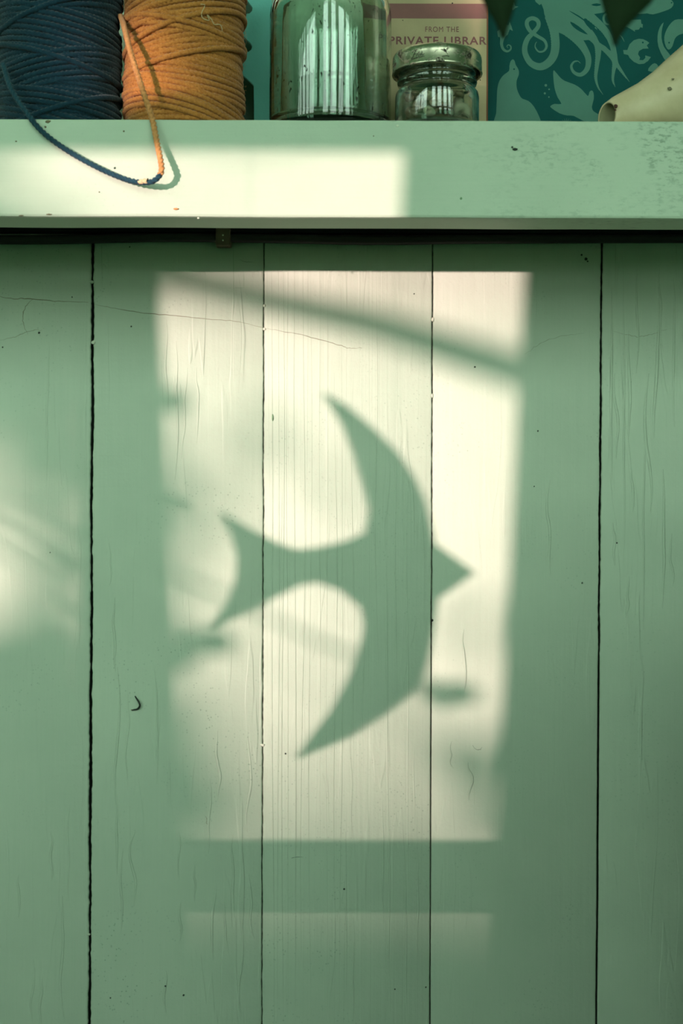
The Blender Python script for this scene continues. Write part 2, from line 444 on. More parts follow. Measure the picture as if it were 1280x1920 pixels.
# long lifted paint ripples
random.seed(3)
def ripple(x, y0, y1, amp=5, r=0.00042, mat=None):
    n = 7; pts = []
    for k in range(n):
        t = k/(n-1); pts.append((x + amp*noise.noise((x*0.37, t*2.2, y0*0.1))*1.6 + 1.2*noise.noise((x, t*9, 4)), y0+(y1-y0)*t))
    pp = catmull([W(a, b, 0.00002) for a, b in pts], 6); L = len(pp)
    rr = [r*(0.25+0.75*math.sin(PI*min(max(k/(L-1), 0.03), 0.97))) for k in range(L)]
    V, F = tube_arrays(pp, rr, 6)
    V[:, 1] = V[:, 1]*0.26                 # a low blister, not a round cord
    return V, F
def plank_px(i): return M['plank%d' % i]
groups = {
 1: [(315, 600, 780), (330, 640, 900), (345, 690, 860), (372, 690, 830), (222, 1250, 1560), (240, 1290, 1480), (205, 1010, 1100), (214, 1120, 1260), (365, 1620, 1690),
     (290, 1250, 1470), (408, 1370, 1500), (392, 1460, 1600), (404, 1660, 1800), (466, 1380, 1560), (472, 1640, 1760), (455, 1700, 1920), (338, 1690, 1765), (250, 1560, 1700), (425, 1700, 1790),
     (218, 1500, 1640), (228, 1590, 1750), (335, 1560, 1650), (310, 1820, 1900), (438, 1560, 1720)],
 0: [(88, 640, 900), (130, 1510, 1700), (118, 1680, 1920), (60, 1800, 1920), (82, 1830, 1920), (95, 1560, 1650), (35, 1640, 1720)],
 2: [(512, 470, 1920), (521, 470, 1920), (529, 500, 1920), (540, 470, 1900), (552, 480, 1920), (566, 470, 1800), (581, 500, 1920), (598, 480, 1560), (612, 470, 1900), (628, 700, 1760),
     (639, 540, 1900), (662, 700, 1500), (681, 1100, 1480), (706, 480, 1250), (726, 900, 1920), (742, 800, 1400), (765, 880, 1700), (776, 1400, 1560), (718, 1500, 1750), (730, 1490, 1900), (762, 1640, 1920), (783, 1600, 1800), (648, 1560, 1860), (662, 1720, 1920)],
 3: [(846, 1390, 1440), (882, 1430, 1500), (870, 1180, 1300), (1030, 900, 1080)],
 4: [(1146, 540, 900), (1156, 700, 860), (1168, 480, 1060), (1180, 620, 820), (1187, 880, 960), (1195, 480, 700), (1205, 760, 1180), (1215, 700, 960), (1228, 560, 820), (1240, 480, 660), (1243, 880, 1140), (1262, 520, 800), (1258, 1000, 1100), (1175, 1080, 1160), (1150, 980, 1060)],
}
for gi, lst in groups.items():
    rr = 0.00046 if gi == 2 else (0.00095 if gi == 4 else 0.0008)
    for (x, a, b) in lst:
        am = 2.5 if gi == 2 else 7
        if gi == 2 and b-a > 600: am = 5
        V, F = ripple(x, a, b, am, rr*random.uniform(0.7, 1.25))
        join_arrays('paint_ripple', [(V, F)], M['plank%d' % gi], wall)

def blob(name, px, py, y, rx, ry, rz, mat, parent=None, seed=0, sub=2):
    bm = bmesh.new(); bmesh.ops.create_icosphere(bm, subdivisions=sub, radius=1)
    c = W(px, py, y)
    for v in bm.verts:
        f = 1 + 0.35*noise.noise(v.co*1.7 + Vector((seed, seed*2, 0)))
        v.co = Vector((v.co.x*rx*f, v.co.y*ry*f, v.co.z*rz*f)) + c
    return obj(name, bm, mat, parent, True)
for k, (x, y, a, b, mt) in enumerate([(175, 642, 4, 3.5, 'chip'), (172.5, 529, 4, 3, 'plank0'), (495.5, 617, 3, 2.6, 'chip'), (495.5, 573, 2.6, 2.6, 'chip'), (493, 1397, 3.4, 2.6, 'chip'),
                                      (490, 1396, 2, 2.2, 'chip'), (511, 783, 1.7, 6.5, 'greenchip'), (811, 599, 2.6, 4, 'chip'), (810, 742, 1.6, 4, 'chip'),
                                      (810, 1163, 2, 2.5, 'curl'), (167, 1752, 3, 2, 'chip')]):
    blob('paint_chip', x, y, -0.0002, a*K, 0.0007, b*K, M[mt], wall, k)
for k, (x, y, r) in enumerate([(1090, 478, 2.2), (1098, 486, 3.2), (1101, 490, 2), (890, 688, 2), (243, 463, 1.6), (73, 624, 2.3), (5, 651, 1.6), (246, 612, 1.8), (645, 1667, 2), (94, 1036, 1.2),
                               (310, 1849, 2), (344, 1866, 2.2), (207, 1871, 1.6), (135, 557, 1.5), (776, 551, 1.4), (1156, 1018, 1.6), (1008, 808, 1.8), (1001, 912, 1.4), (1091, 1093, 1.8), (535, 1413, 1.8), (740, 1855, 1.8), (798, 1851, 1.6)]):
    blob('dark_fleck', x, y, -0.0001, r*K, 0.0004, r*K, M['curl'], wall, k+20, 1)
# curled black tendril stub
pth = catmull([W(253, 1305, -0.0006), W(256, 1310, -0.001), W(260, 1316, -0.002), W(262, 1323, -0.002), W(258, 1329, -0.001), W(250, 1331, -0.0006), W(247, 1332, -0.0005)], 6)
t_ = tube('dried_tendril', pth, [0.0004+0.0003*math.sin(PI*k/(len(pth)-1)) for k in range(len(pth))], M['curl'], None, 6)
tag(t_, 'tiny curled black dried tendril stuck on the second plank from the left', 'tendril')
bob = blob('tip', 247, 1331, -0.0006, 0.0006, 0.0004, 0.0004, M['crack'], t_, 3, 1); bob['label'] = 'brownish tip'

# ------------------------------------------------------------------ batten, cable, clip
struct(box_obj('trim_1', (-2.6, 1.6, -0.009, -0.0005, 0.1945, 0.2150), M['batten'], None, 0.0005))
cable = empty('black_cable', W(640, 449, -0.005), 'thin black cable clipped along the wall just under the shelf', 'cable')
cp = [W(x, y, -0.0062) for x, y in ((-900, 446), (-300, 447), (0, 449.5), (120, 449), (300, 445), (430, 446), (560, 448), (640, 450), (740, 450.5), (850, 449), (1000, 448), (1280, 447), (1800, 447), (2400, 447))]
V, F = tube_arrays(catmull(cp, 10), 0.0033, 14)
join_arrays('cable_sheath', [(V, F)], M['black'], cable)
q = W(418, 444, -0.0105)
clip = box_obj('cable_clip', (q.x-0.0052, q.x+0.0052, -0.0112, -0.0003, q.z-0.0062, q.z+0.0060), M['clip'], cable, 0.0009)
clip['label'] = 'brown plastic clip'
for dz in (0.001, -0.0026):
    bm = bmesh.new(); bmesh.ops.create_uvsphere(bm, u_segments=10, v_segments=6, radius=0.0006)
    for v in bm.verts: v.co = Vector((q.x+v.co.x, -0.0112+v.co.y*0.5, q.z+dz+v.co.z))
    obj('pin', bm, M['chip'], clip, True)

# ------------------------------------------------------------------ shelf
ZS = 0.2343                                # top of the shelf
shelf = empty('wall_shelf', (0, 0, ZS), 'thick green painted wooden shelf running across the plank wall', 'shelf')
YF = -0.150
def fascia():
    bm = bmesh.new(); xs = np.linspace(-0.42, 0.42, 85).tolist(); xs = [-1.6, -0.8]+xs+[0.8, 1.4]
    zt = lambda x: ZS + 0.0002*noise.noise((x*30, 0, 0))
    zb = lambda x: 0.1760 + 0.0004*noise.noise((x*14, 3, 0))
    rows = []
    for x in xs:
        t, b = zt(x), zb(x)
        prof = [(-0.113, t), (YF+0.0012, t), (YF+0.0003, t-0.0003), (YF, t-0.0012), (YF+0.0002, (t+b)/2), (YF, b+0.0016), (YF+0.0005, b+0.0004), (YF+0.0018, b), (-0.118, b-0.0002), (-0.113, b+0.001)]
        rows.append([bm.verts.new((x, y, z)) for y, z in prof])
    n = len(rows[0])
    for a, b in zip(rows[:-1], rows[1:]):
        for k in range(n):
            bm.faces.new((a[k], a[(k+1) % n], b[(k+1) % n], b[k]))
    bm.faces.new(rows[0]); bm.faces.new(list(reversed(rows[-1])))
    bmesh.ops.recalc_face_normals(bm, faces=bm.faces)
    return bm
fo = obj('front_board', fascia(), M['shelf'], shelf)
box_obj('shelf_board', (-1.6, 1.4, -0.1129, -0.0002, ZS-0.018, ZS-0.0001), M['shelf'], shelf)
def shelf_spot(name, x, y, r, mat, seed, asp=1.0):
    blob(name, x, y, YF-0.00005, r*K*asp, 0.0003, r*K, mat, shelf, seed, 1)
for k, (x, y, r, mt, asp) in enumerate([(215, 315, 1.8, 'curl', 1), (232, 246, 1.8, 'crack', 1), (85, 238, 2, 'crack', 1), (90, 228, 3, 'crack', 1.6), (965, 280, 2.6, 'curl', 1.9), (960, 276, 1.6, 'curl', 1.4),
        (330, 392, 2.0, 'orange_pale', 2.6), (186, 360, 1.2, 'crack', 1), (92, 402, 1.2, 'crack', 5), (40, 404, 1, 'crack', 4), (372, 409, 1.6, 'chip', 1.5), (745, 236, 2.4, 'chip', 1), (30, 265, 1.2, 'crack', 1.6), (700, 255, 1.2, 'crack', 1), (864, 372, 2.2, 'greenchip', 1)]):
    shelf_spot('fleck', x, y, r, M[mt], k+50, asp)

# ------------------------------------------------------------------ twine spools
def spool(cx, cy, R, mat, H, label, seed, tex):
    rnd = random.Random(seed)
    root = empty('twine_spool', (cx, cy, ZS), label, 'twine')
    lathe('cardboard_core', [(0, 0.0), (0.012, 0.0), (0.012, H+0.006), (0.0105, H+0.006), (0.0105, 0.002), (0, 0.002)], M['core'], root, cx, cy, ZS, 24)
    lathe('inner_winding', [(0.0125, 0.002), (R-0.003, 0.002), (R-0.0022, 0.006), (R-0.0022, H-0.006), (R-0.003, H-0.002), (0.0125, H-0.002)], mat, root, cx, cy, ZS, 48)
    parts = []
    def ring(z, amp, ph, r, rs):
        N = 190; th = np.linspace(0, 2*PI, N)
        wob = np.array([0.5*noise.noise((math.cos(t)*1.6+z*90, math.sin(t)*1.6, seed)) for t in th])
        zz = z + amp*np.cos(th-ph) + wob*0.0009
        zz = np.clip(zz, 0.0019, H-0.0019)
        rad = r + 0.0005*np.array([noise.noise((math.cos(t)*2.5, math.sin(t)*2.5, z*200+seed)) for t in th])
        P = np.stack([cx + rad*np.cos(th), cy + rad*np.sin(th), ZS + zz], 1)
        P[-1] = P[0]
        parts.append(tube_arrays(P, rs*1.04, 12, ply=3, pitch=0.0090, phase=rnd.random()*6))
    rs = 0.00185
    z = 0.002
    while z < H-0.001:
        ring(z, rnd.uniform(-0.002, 0.002), rnd.random()*6.28, R-rs-0.0012, rs); z += 0.0031
    z = 0.006; sgn = 1
    while z < H-0.004:                                   # bands of parallel turns, each tilted its own way
        n = rnd.randint(3, 5); amp = sgn*rnd.uniform(0.005, 0.011); ph = rnd.choice([0, 0, PI])+rnd.uniform(-0.5, 0.5)
        lay = rnd.uniform(-0.0009, 0.0005)
        for k in range(n):
            ring(z, amp, ph, R-rs+lay, rs*rnd.uniform(0.92, 1.06)); z += 0.0036
        z -= 0.0012; sgn = -sgn
    for k in range(5):
        ring(rnd.uniform(0.012, H-0.012), rnd.choice([-1, 1])*rnd.uniform(0.008, 0.014), rnd.uniform(-0.4, 0.4), R-rs+0.0012, rs)
    w = join_arrays('twine_winding', parts, mat, root); w['kind'] = 'stuff'
    # short stray hairs
    parts = []
    for k in range(420):
        a = rnd.uniform(PI*0.9, PI*2.1); z = rnd.uniform(0.003, H-0.003)
        p = Vector((cx + (R-0.0006)*math.cos(a), cy + (R-0.0006)*math.sin(a), ZS+z))
        d = Vector((math.cos(a), math.sin(a), 0)); t = Vector((-math.sin(a), math.cos(a), rnd.uniform(-0.8, 0.8))).normalized()*rnd.choice([-1, 1])
        L = rnd.uniform(0.002, 0.006)
        pts = [p, p+d*L*0.22+t*L*0.4, p+d*L*rnd.uniform(0.1, 0.4)+t*L*0.8 + Vector((0, 0, rnd.uniform(-1, 1)*L*0.3)), p+d*L*rnd.uniform(0, 0.5)+t*L]
        parts.append(tube_arrays(pts, 0.00006, 3))
    f = join_arrays('stray_hairs', parts, tex, root); f['kind'] = 'stuff'
    return root
OC = (-0.1002, -0.100, 0.0382); BC = (-0.1799, -0.100, 0.0394)
spo = spool(OC[0], OC[1], OC[2], M['orange'], 0.112, 'spool of orange brown jute twine beside the navy one on the shelf', 21, M['orange_pale'])
spb = spool(BC[0], BC[1], BC[2], M['blue'], 0.112, 'spool of navy blue twine at the left end of the shelf', 5, M['blue_string'])
# loose ends joined over the shelf edge
def string(name, pts, r, mat, parent):
    path = catmull([W(x, y, d) for x, y, d in pts], 16)
    path2 = [path[0]]
    for p in path[1:]:
        path2.append(p)
    V, F = tube_arrays(path2, r*1.08, 16, ply=3, pitch=0.0085)
    return join_arrays(name, [(V, F)], mat, parent)
so = string('loose_end', [(226, 30, -0.108), (232, 48, -0.128), (240, 80, -0.143), (250, 115, -0.149), (263, 155, -0.151), (276, 195, -0.152), (286, 225, -0.1525), (291, 250, -0.1545), (297, 280, -0.158), (302, 305, -0.161), (303, 318, -0.1625), (300, 328, -0.1625)], 0.00165, M['orange_pale'], spo)
sb = string('loose_end', [(6, 120, -0.1365), (18, 160, -0.1435), (35, 190, -0.148), (52, 213, -0.1515), (64, 230, -0.1530), (85, 252, -0.1530), (120, 278, -0.1530), (160, 302, -0.1532), (200, 322, -0.1540), (235, 336, -0.1555), (262, 342, -0.158), (283, 341, -0.161), (295, 334, -0.1625), (301, 326, -0.1625)], 0.00155, M['blue_string'], spb)
kn = string('pale_fibre_twist', [(261, 341.5, -0.1585), (268, 340, -0.1598), (277, 339, -0.1615)], 0.0014, M['fibre'], spb); kn['label'] = 'frayed cream fibres at the join'
wf = [(376, 8), (384, 10), (378, 24), (380, 34), (392, 38), (388, 28), (396, 36), (402, 46), (412, 46), (416, 54), (416, 62)]
pp = [W(x, y, OC[1]-math.sqrt(max(0, OC[2]**2-(W(x, y, -0.135).x-OC[0])**2))-0.001) for x, y in wf]
w_ = tube('stray_white_fibre', catmull(pp, 5), 0.00028, M['fibre'], spo, 5); w_['label'] = 'loose whitish fibre caught on the winding'

# ------------------------------------------------------------------ teal fretwork card behind the twine
def prism(name, poly, y0, y1, mat, parent=None, bevel=0):
    """poly: list of (x, z); front at y0"""
    bm = bmesh.new(); tri = tessellate_polygon([[Vector((x, z, 0)) for x, z in poly]])
    f_ = [bm.verts.new((x, y0, z)) for x, z in poly]; b_ = [bm.verts.new((x, y1, z)) for x, z in poly]
    for t in tri:
        bm.faces.new([f_[i] for i in t]); bm.faces.new([b_[i] for i in reversed(t)])
    n = len(poly)
    for i in range(n): bm.faces.new((f_[i], f_[(i+1) % n], b_[(i+1) % n], b_[i]))
    bmesh.ops.recalc_face_normals(bm, faces=bm.faces)
    return obj(name, bm, mat, parent)
YC = -0.045
def P2(x, y): p = W(x, y, YC); return (p.x, p.z)
teal_pts = [(509, 300), (476.5, 300), (476, 200), (475.5, 160), (470, 154), (452, 138), (430, 138), (430, 98), (456, 98), (466, 97), (471, 93), (472.5, 87), (470, 81), (452, 64), (430, 64), (430, 27), (458, 26.5), (468, 25), (472.5, 20), (473, 14), (469, 8), (456, -8), (430, -8), (430, -40), (509, -40)]
poly = [P2(x, y) for x, y in teal_pts]
poly = [(x, max(z, ZS)) for x, z in poly]
card = prism('fretwork_card', poly, YC, YC+0.0035, M['teal'])
tag(card, 'teal card with notched cut-out edge standing between the orange twine and large jar', 'card')
tb = box_obj('folder', (W(300, 0, -0.02).x, W(506, 0, -0.02).x, -0.012, -0.002, ZS, ZS+0.13), simple('dark_green_folder', (0.03, 0.075, 0.05), 0.7), None, 0.001)
tag(tb, 'dark green folder seen through the notches of the teal card', 'folder')

# ------------------------------------------------------------------ large jar
JX, JY = W(619, 200, -0.107).x, -0.107
jar = empty('glass_jar', (JX, JY, ZS), 'large empty green-tinted glass jar with dirty specks beside the teal card', 'jar')
Ro = 0.0382
outer = [(0, 0.0022), (0.020, 0.0018), (0.030, 0.0006), (0.0345, 0.0), (0.0368, 0.0010), (0.0380, 0.0035), (Ro, 0.008), (Ro, 0.040), (Ro, 0.0760), (0.0376, 0.0810), (0.0360, 0.0855), (0.0334, 0.0895), (0.0305, 0.0925), (0.0285, 0.0948), (0.0278, 0.0970), (0.0278, 0.1040), (0.0290, 0.1050), (0.0290, 0.1085), (0.0278, 0.1095), (0.0278, 0.1140), (0.0268, 0.1150)]
inner = [(0.0258, 0.1145), (0.0252, 0.1130), (0.0252, 0.0975), (0.0262, 0.0935), (0.0285, 0.0905), (0.0314, 0.0873), (0.0336, 0.0835), (0.0350, 0.0795), (0.0356, 0.0750), (0.0356, 0.0120), (0.0345, 0.0085), (0.031, 0.0064), (0.020, 0.0075), (0.010, 0.0084), (0, 0.0086)]
lathe('jar_body', outer+inner, M['glass'], jar, JX, JY, ZS, 96)

# ------------------------------------------------------------------ small jar with lid and shells
SX, SY = W(819, 180, -0.1185).x, -0.1185
sj = empty('small_glass_jar', (SX, SY, ZS), 'small glass jar full of little shells with tarnished metal lid, before the cream book', 'jar')
o2 = [(0, 0.0014), (0.018, 0.0012), (0.0225, 0.0), (0.0248, 0.0010), (0.0260, 0.0035), (0.0260, 0.0220), (0.0256, 0.0245), (0.0240, 0.0268), (0.0226, 0.0275), (0.0226, 0.0290), (0.0243, 0.0300), (0.0248, 0.0314), (0.0243, 0.0328), (0.0226, 0.0336), (0.0224, 0.0350), (0.0240, 0.0358), (0.0240, 0.0368), (0.0224, 0.0376), (0.0224, 0.0455)]
i2 = [(0.0206, 0.0455), (0.0206, 0.0285), (0.0218, 0.0262), (0.0236, 0.0235), (0.0240, 0.0210), (0.0240, 0.0055), (0.0225, 0.0035), (0.018, 0.0034), (0, 0.0038)]
lathe('jar_body', o2+i2, M['glass2'], sj, SX, SY, ZS, 80)
LZ = 0.0365
lid = lathe('lid', [(0, 0.0118), (0.0215, 0.0118), (0.0222, 0.0124), (0.0250, 0.0124), (0.0265, 0.0117), (0.0274, 0.0100), (0.0276, 0.0080), (0.0276, 0.0012), (0.0280, 0.0004), (0.0277, -0.0003), (0.0268, 0.0), (0.0264, 0.0012), (0.0264, 0.0085), (0.025, 0.0100), (0, 0.0102)], M['lid'], sj, SX, SY, ZS+LZ, 80)
lid['label'] = 'tarnished tin screw lid with flaking dark print'
def on_lid(u, v, r=0.0277):           # u along the rim in metres from the front centre, v up
    a = -PI/2 + u/r
    return Vector((SX + r*math.cos(a), SY + r*math.sin(a), ZS+LZ+v))
def scribble(u0, pts, sc=1.0):
    for st in pts:
        path = catmull([on_lid(u0 + x*sc, 0.0048 + y*sc) for x, y in st], 5)
        tube('lid_lettering', path, 0.00016, M['ink'], lid, 5)
scribble(-0.0160, [[(-0.003, -0.0015), (-0.0015, -0.001), (0, 0.002), (0.0012, 0.0035), (-0.0012, 0.003), (-0.0018, 0.0022)], [(-0.0012, 0.0008), (0.001, 0.0012)],
                   [(0.0012, -0.0008), (0.0018, 0.001), (0.0024, 0.0006), (0.003, 0.001), (0.0026, -0.0006), (0.0035, -0.0006), (0.004, 0.001), (0.0044, -0.0006), (0.0052, 0.0008), (0.0054, 0.0024), (0.0056, -0.0004), (0.007, 0.0006)],
                   [(-0.003, -0.0025), (0.0, -0.0018), (0.003, -0.0016), (0.007, -0.0012)]], 0.9)
scribble(0.0020, [[(-0.002, 0.003), (0.0, 0.002), (0.0018, 0.001), (0.003, -0.0006)], [(0.0, 0.0028), (0.0015, 0.0025), (0.001, 0.001)], [(-0.001, -0.002), (0.002, -0.0014), (0.004, -0.0018)]], 0.9)
scribble(0.0175, [[(-0.001, 0.002), (0.0006, 0.003), (0.0012, 0.0014), (-0.0006, 0.0006), (0.0, -0.0012), (0.0014, -0.0004)], [(0.0018, 0.0022), (0.0028, 0.001), (0.002, -0.001)]], 1.0)

def snail_mesh(turns=2.4, seg=34, sides=10):
    vs_, fs_ = [], []
    for i in range(seg+1):
        t = i/seg; a = t*turns*2*PI; g = 0.08*math.exp(2.55*t)
        r = g*0.48
        c = Vector((math.cos(a)*g*0.62, math.sin(a)*g*0.62, -g*0.85))
        rd = Vector((math.cos(a), math.sin(a), 0)); up = Vector((0, 0, 1))
        for k in range(sides):
            b = 2*PI*k/sides; fl = 1.12 if i == seg else 1
            vs_.append(c + (rd*math.cos(b)*r + up*math.sin(b)*r*1.1)*fl)
    for i in range(seg):
        for k in range(sides):
            fs_.append((i*sides+k, i*sides+(k+1) % sides, (i+1)*sides+(k+1) % sides, (i+1)*sides+k))
    fs_.append(tuple(range(sides-1, -1, -1)))
    # inner lip so that the mouth reads as a hollow
    base = len(vs_); c = sum((vs_[seg*sides+k] for k in range(sides)), Vector())/sides
    back = sum((vs_[(seg-3)*sides+k] for k in range(sides)), Vector())/sides
    for k in range(sides): vs_.append(c + (vs_[seg*sides+k]-c)*0.78)
    for k in range(sides): vs_.append(back + (vs_[(seg-3)*sides+k]-back)*0.55)
    for k in range(sides):
        kn_ = (k+1) % sides
        fs_.append((seg*sides+k, seg*sides+kn_, base+kn_, base+k))
        fs_.append((base+k, base+kn_, base+sides+kn_, base+sides+k))
    fs_.append(tuple(base+sides+k for k in range(sides)))
    me = bpy.data.meshes.new('snail_shell'); me.from_pydata([tuple(v) for v in vs_], [], fs_); me.update()
    bm = bmesh.new(); bm.from_mesh(me); bmesh.ops.recalc_face_normals(bm, faces=bm.faces); bm.to_mesh(me); bm.free()
    # centre and scale to unit radius
    co = np.array([v.co[:] for v in me.vertices]); c = (co.max(0)+co.min(0))/2; s = np.linalg.norm(co-c, axis=1).max()
    me.vertices.foreach_set('co', ((co-c)/s).astype(np.float32).ravel())
    me.polygons.foreach_set('use_smooth', [True]*len(me.polygons))
    return me
sm = {}
for k, mt in (('a', 'snail_a'), ('b', 'snail_b'), ('c', 'snail_c')):
    sm[k] = snail_mesh(); sm[k].materials.append(M[mt])
rnd = random.Random(11)
named = {0: ('ribbed brown snail shell at the left side inside the small jar', 'b'), 4: ('dark speckled snail shell low in the middle of the small jar', 'c'),
         6: ('large pale round snail shell at the right inside the small jar', 'a')}
placed = []
def add_shell(x, y, z, r, kind, label, grp='snail shells in the small jar'):
    o = bpy.data.objects.new('snail_shell', sm[kind]); C.objects.link(o)
    o.location = (SX+x, SY+y, ZS+z); o.scale = (r, r, r)
    o.rotation_euler = (rnd.uniform(0, 6.28), rnd.uniform(0, 6.28), rnd.uniform(0, 6.28))
    tag(o, label, 'shell', grp); placed.append((x, y, z, r)); return o
plain = 'small shell packed among others inside the lidded small jar'
add_shell(-0.0150, -0.0085, 0.0100, 0.0062, 'b', 'ribbed brown snail shell low at the left inside the small jar')
add_shell(-0.0150, -0.0080, 0.0208, 0.0052, 'c', 'dark snail shell high at the left inside the small jar')
add_shell(-0.0055, -0.0160, 0.0095, 0.0058, 'a', 'cream snail shell low, left of the middle of the small jar')
add_shell(-0.0055, -0.0140, 0.0205, 0.0052, 'a', 'cream snail shell high, left of the middle of the small jar')
add_shell(0.0050, -0.0160, 0.0090, 0.0055, 'c', 'black shell with golden speckles at the bottom middle of the small jar')
add_shell(0.0048, -0.0148, 0.0195, 0.0054, 'a', 'open-mouthed cream shell high in the middle of the small jar')
add_shell(0.0148, -0.0090, 0.0110, 0.0070, 'a', 'large pale round snail shell at the right inside the small jar')
add_shell(0.0135, -0.0085, 0.0225, 0.0048, 'b', 'brown snail shell high at the right inside the small jar')
for a, zz in ((0.2, 0.0095), (1.0, 0.0095), (1.8, 0.0095), (2.6, 0.0095), (0.6, 0.0200), (1.4, 0.0200), (2.3, 0.0200)):
    add_shell(0.0165*math.cos(a), 0.0165*math.sin(a), zz, 0.0058, rnd.choice('ab'), plain)
add_shell(0, -0.001, 0.0095, 0.0060, 'b', plain); add_shell(0, -0.001, 0.0205, 0.0060, 'a', plain)

# ------------------------------------------------------------------ cream book
YB = -0.062
x0, x1 = W(690, 60, YB).x, W(914.5, 60, YB).x
z1 = ZS+0.125
bk = empty('hardback_book', ((x0+x1)/2, YB+0.008, ZS), 'cream book with mauve band and PRIVATE LIBRARY lettering behind the small jar', 'book')
box_obj('front_cover', (x0, x1, YB, YB+0.002, ZS, z1), M['book_cream'], bk, 0.0004)
box_obj('back_cover', (x0, x1, YB+0.012, YB+0.014, ZS, z1), M['book_cream'], bk, 0.0004)
box_obj('pages', (x0+0.002, x1-0.001, YB+0.002, YB+0.012, ZS+0.002, z1-0.002), M['page'], bk)
box_obj('cover_edge', (x1-0.0009, x1+0.0001, YB-0.0002, YB+0.0142, ZS, z1), M['book_edge'], bk)['label'] = 'red-brown worn cover edge'
def print_rect(name, xa, ya, xb, yb, y, mat, parent):
    a, b = W(xa, ya, y), W(xb, yb, y)
    return box_obj(name, (a.x, b.x, y-0.00012, y+0.0001, b.z, a.z), mat, parent)
print_rect('mauve_band', 691, 6.5, 912, 35, YB, M['book_band'], bk)
def text(name, s, px, py, width, y, mat, parent, bold=0.0, spacing=1.0, h=None):
    cu = bpy.data.curves.new(name, 'FONT'); cu.body = s; cu.size = 1; cu.extrude = 0.0; cu.offset = bold; cu.space_character = spacing
    cu.align_x = 'LEFT'
    t = bpy.data.objects.new(name, cu); C.objects.link(t)
    bpy.context.view_layer.update()
    me = bpy.data.meshes.new_from_object(t.evaluated_get(bpy.context.evaluated_depsgraph_get()))
    bpy.data.objects.remove(t)
    co = np.array([v.co[:] for v in me.vertices]); mn, mx = co.min(0), co.max(0)
    s_ = width/(mx[0]-mn[0]); sh = h/(mx[1]-mn[1]) if h else s_
    base = W(px, py, y)
    new = np.stack([base.x+(co[:, 0]-mn[0])*s_, np.full(len(co), y-0.00022), base.z+(co[:, 1]-mn[1])*sh], 1)
    me.vertices.foreach_set('co', new.astype(np.float32).ravel()); me.update()
    return obj(name, me, mat, parent)
KB = K*(1+YB)
text('cover_lettering', 'FROM THE', 797, 60, 63*KB, YB, M['book_text'], bk, 0.0, 1.15, 10*KB)
text('cover_lettering', 'PRIVATE LIBRAR', 729, 83.5, 183*KB, YB, M['book_text'], bk, 0.02, 1.12, 15*KB)
for k, (x, y, r) in enumerate([(848, 6, 1.6), (755, 38, 1), (724, 55, 1.4), (900, 150, 1.2)]):
    blob('stain_fleck', x, y, YB-0.0001, r*KB, 0.0002, r*KB, M['ink'], bk, k, 1)

# ------------------------------------------------------------------ teal book with sea animals
YS = -0.044
xs0, xs1 = W(880, 60, YS).x, W(1330, 60, YS).x
sb_ = empty('picture_book', ((xs0+xs1)/2, YS+0.01, ZS), 'dark teal picture book printed with grey-green octopus, seal and fish', 'book')
box_obj('front_cover', (xs0, xs1, YS, YS+0.0025, ZS, ZS+0.17), M['sea'], sb_, 0.0005)
box_obj('back_cover', (xs0, xs1, YS+0.0155, YS+0.018, ZS, ZS+0.17), M['sea'], sb_, 0.0005)
box_obj('pages', (xs0+0.003, xs1-0.002, YS+0.0025, YS+0.0155, ZS+0.003, ZS+0.167), M['page'], sb_)
R4 = lambda u, v: (900+u/3.368, v/3.368)
R5 = lambda u, v: (880+u/6.4, v/6.4)
R6 = lambda u, v: (1080+u/6.4, v/6.4)
R7 = lambda u, v: (880+u/5.333, 100+v/5.333)
def pw(p, lift): q_ = W(p[0], p[1], YS-0.0001-lift); return (q_.x, YS-0.0001-lift, q_.z)
def flat_poly(T, pts, smooth=3):
    P = [Vector((x, y, 0)) for x, y in (T(*q_) for q_ in pts)]
    if smooth: P = catmull(P, smooth, True)
    tri = tessellate_polygon([P])
    return [(p.x, p.y) for p in P], [tuple(t) for t in tri]
def ribbon(T, pts, widths, sc, teeth=0, side=1):
    P = [Vector((x, y, w/sc)) for (x, y), w in zip([T(*q_) for q_ in pts], widths)]
    Q = catmull(P, 10); vs_, fs_ = [], []
    s = 0
    for i, p in enumerate(Q):
        a = Q[max(0, i-1)]; b = Q[min(len(Q)-1, i+1)]
        t = Vector((b.x-a.x, b.y-a.y)); t.normalize(); nrm = Vector((-t.y, t.x)); w = max(0.25, p.z/2)
        e = (0.9 if i % 2 else 0) if teeth and w > 1 else 0
        wl_, wr_ = w + (e if side > 0 else 0), w + (e if side < 0 else 0)
        vs_ += [(p.x+nrm.x*wl_, p.y+nrm.y*wl_), (p.x-nrm.x*wr_, p.y-nrm.y*wr_)]
        if i: fs_.append((2*i-2, 2*i-1, 2*i+1, 2*i))
    return vs_, fs_
def sea_print(name, shapes, mat=None, lift=0.0, parent=None, label=None):
    vs_, fs_ = [], []
    for k, (v, f) in enumerate(shapes):
        o_ = len(vs_); vs_ += [pw(p, lift+k*0.000008+i*1.5e-7) for i, p in enumerate(v)]; fs_ += [tuple(i+o_ for i in t) for t in f]
    me = bpy.data.meshes.new(name); me.from_pydata(vs_, [], fs_); me.update()
    bm = bmesh.new(); bm.from_mesh(me); bm.normal_update()
    for f in list(bm.faces):
        if f.normal.y > 0: f.normal_flip()
    bm.to_mesh(me); bm.free()
    o = obj(name, me, mat or M['sea_print'], parent or sb_)
    return o
def dot(T, u, v, r): return flat_poly(lambda a, b: (a, b), [(T(u, v)[0]+r*math.cos(a), T(u, v)[1]+r*math.sin(a)) for a in [k*PI/4 for k in range(8)]], 0)
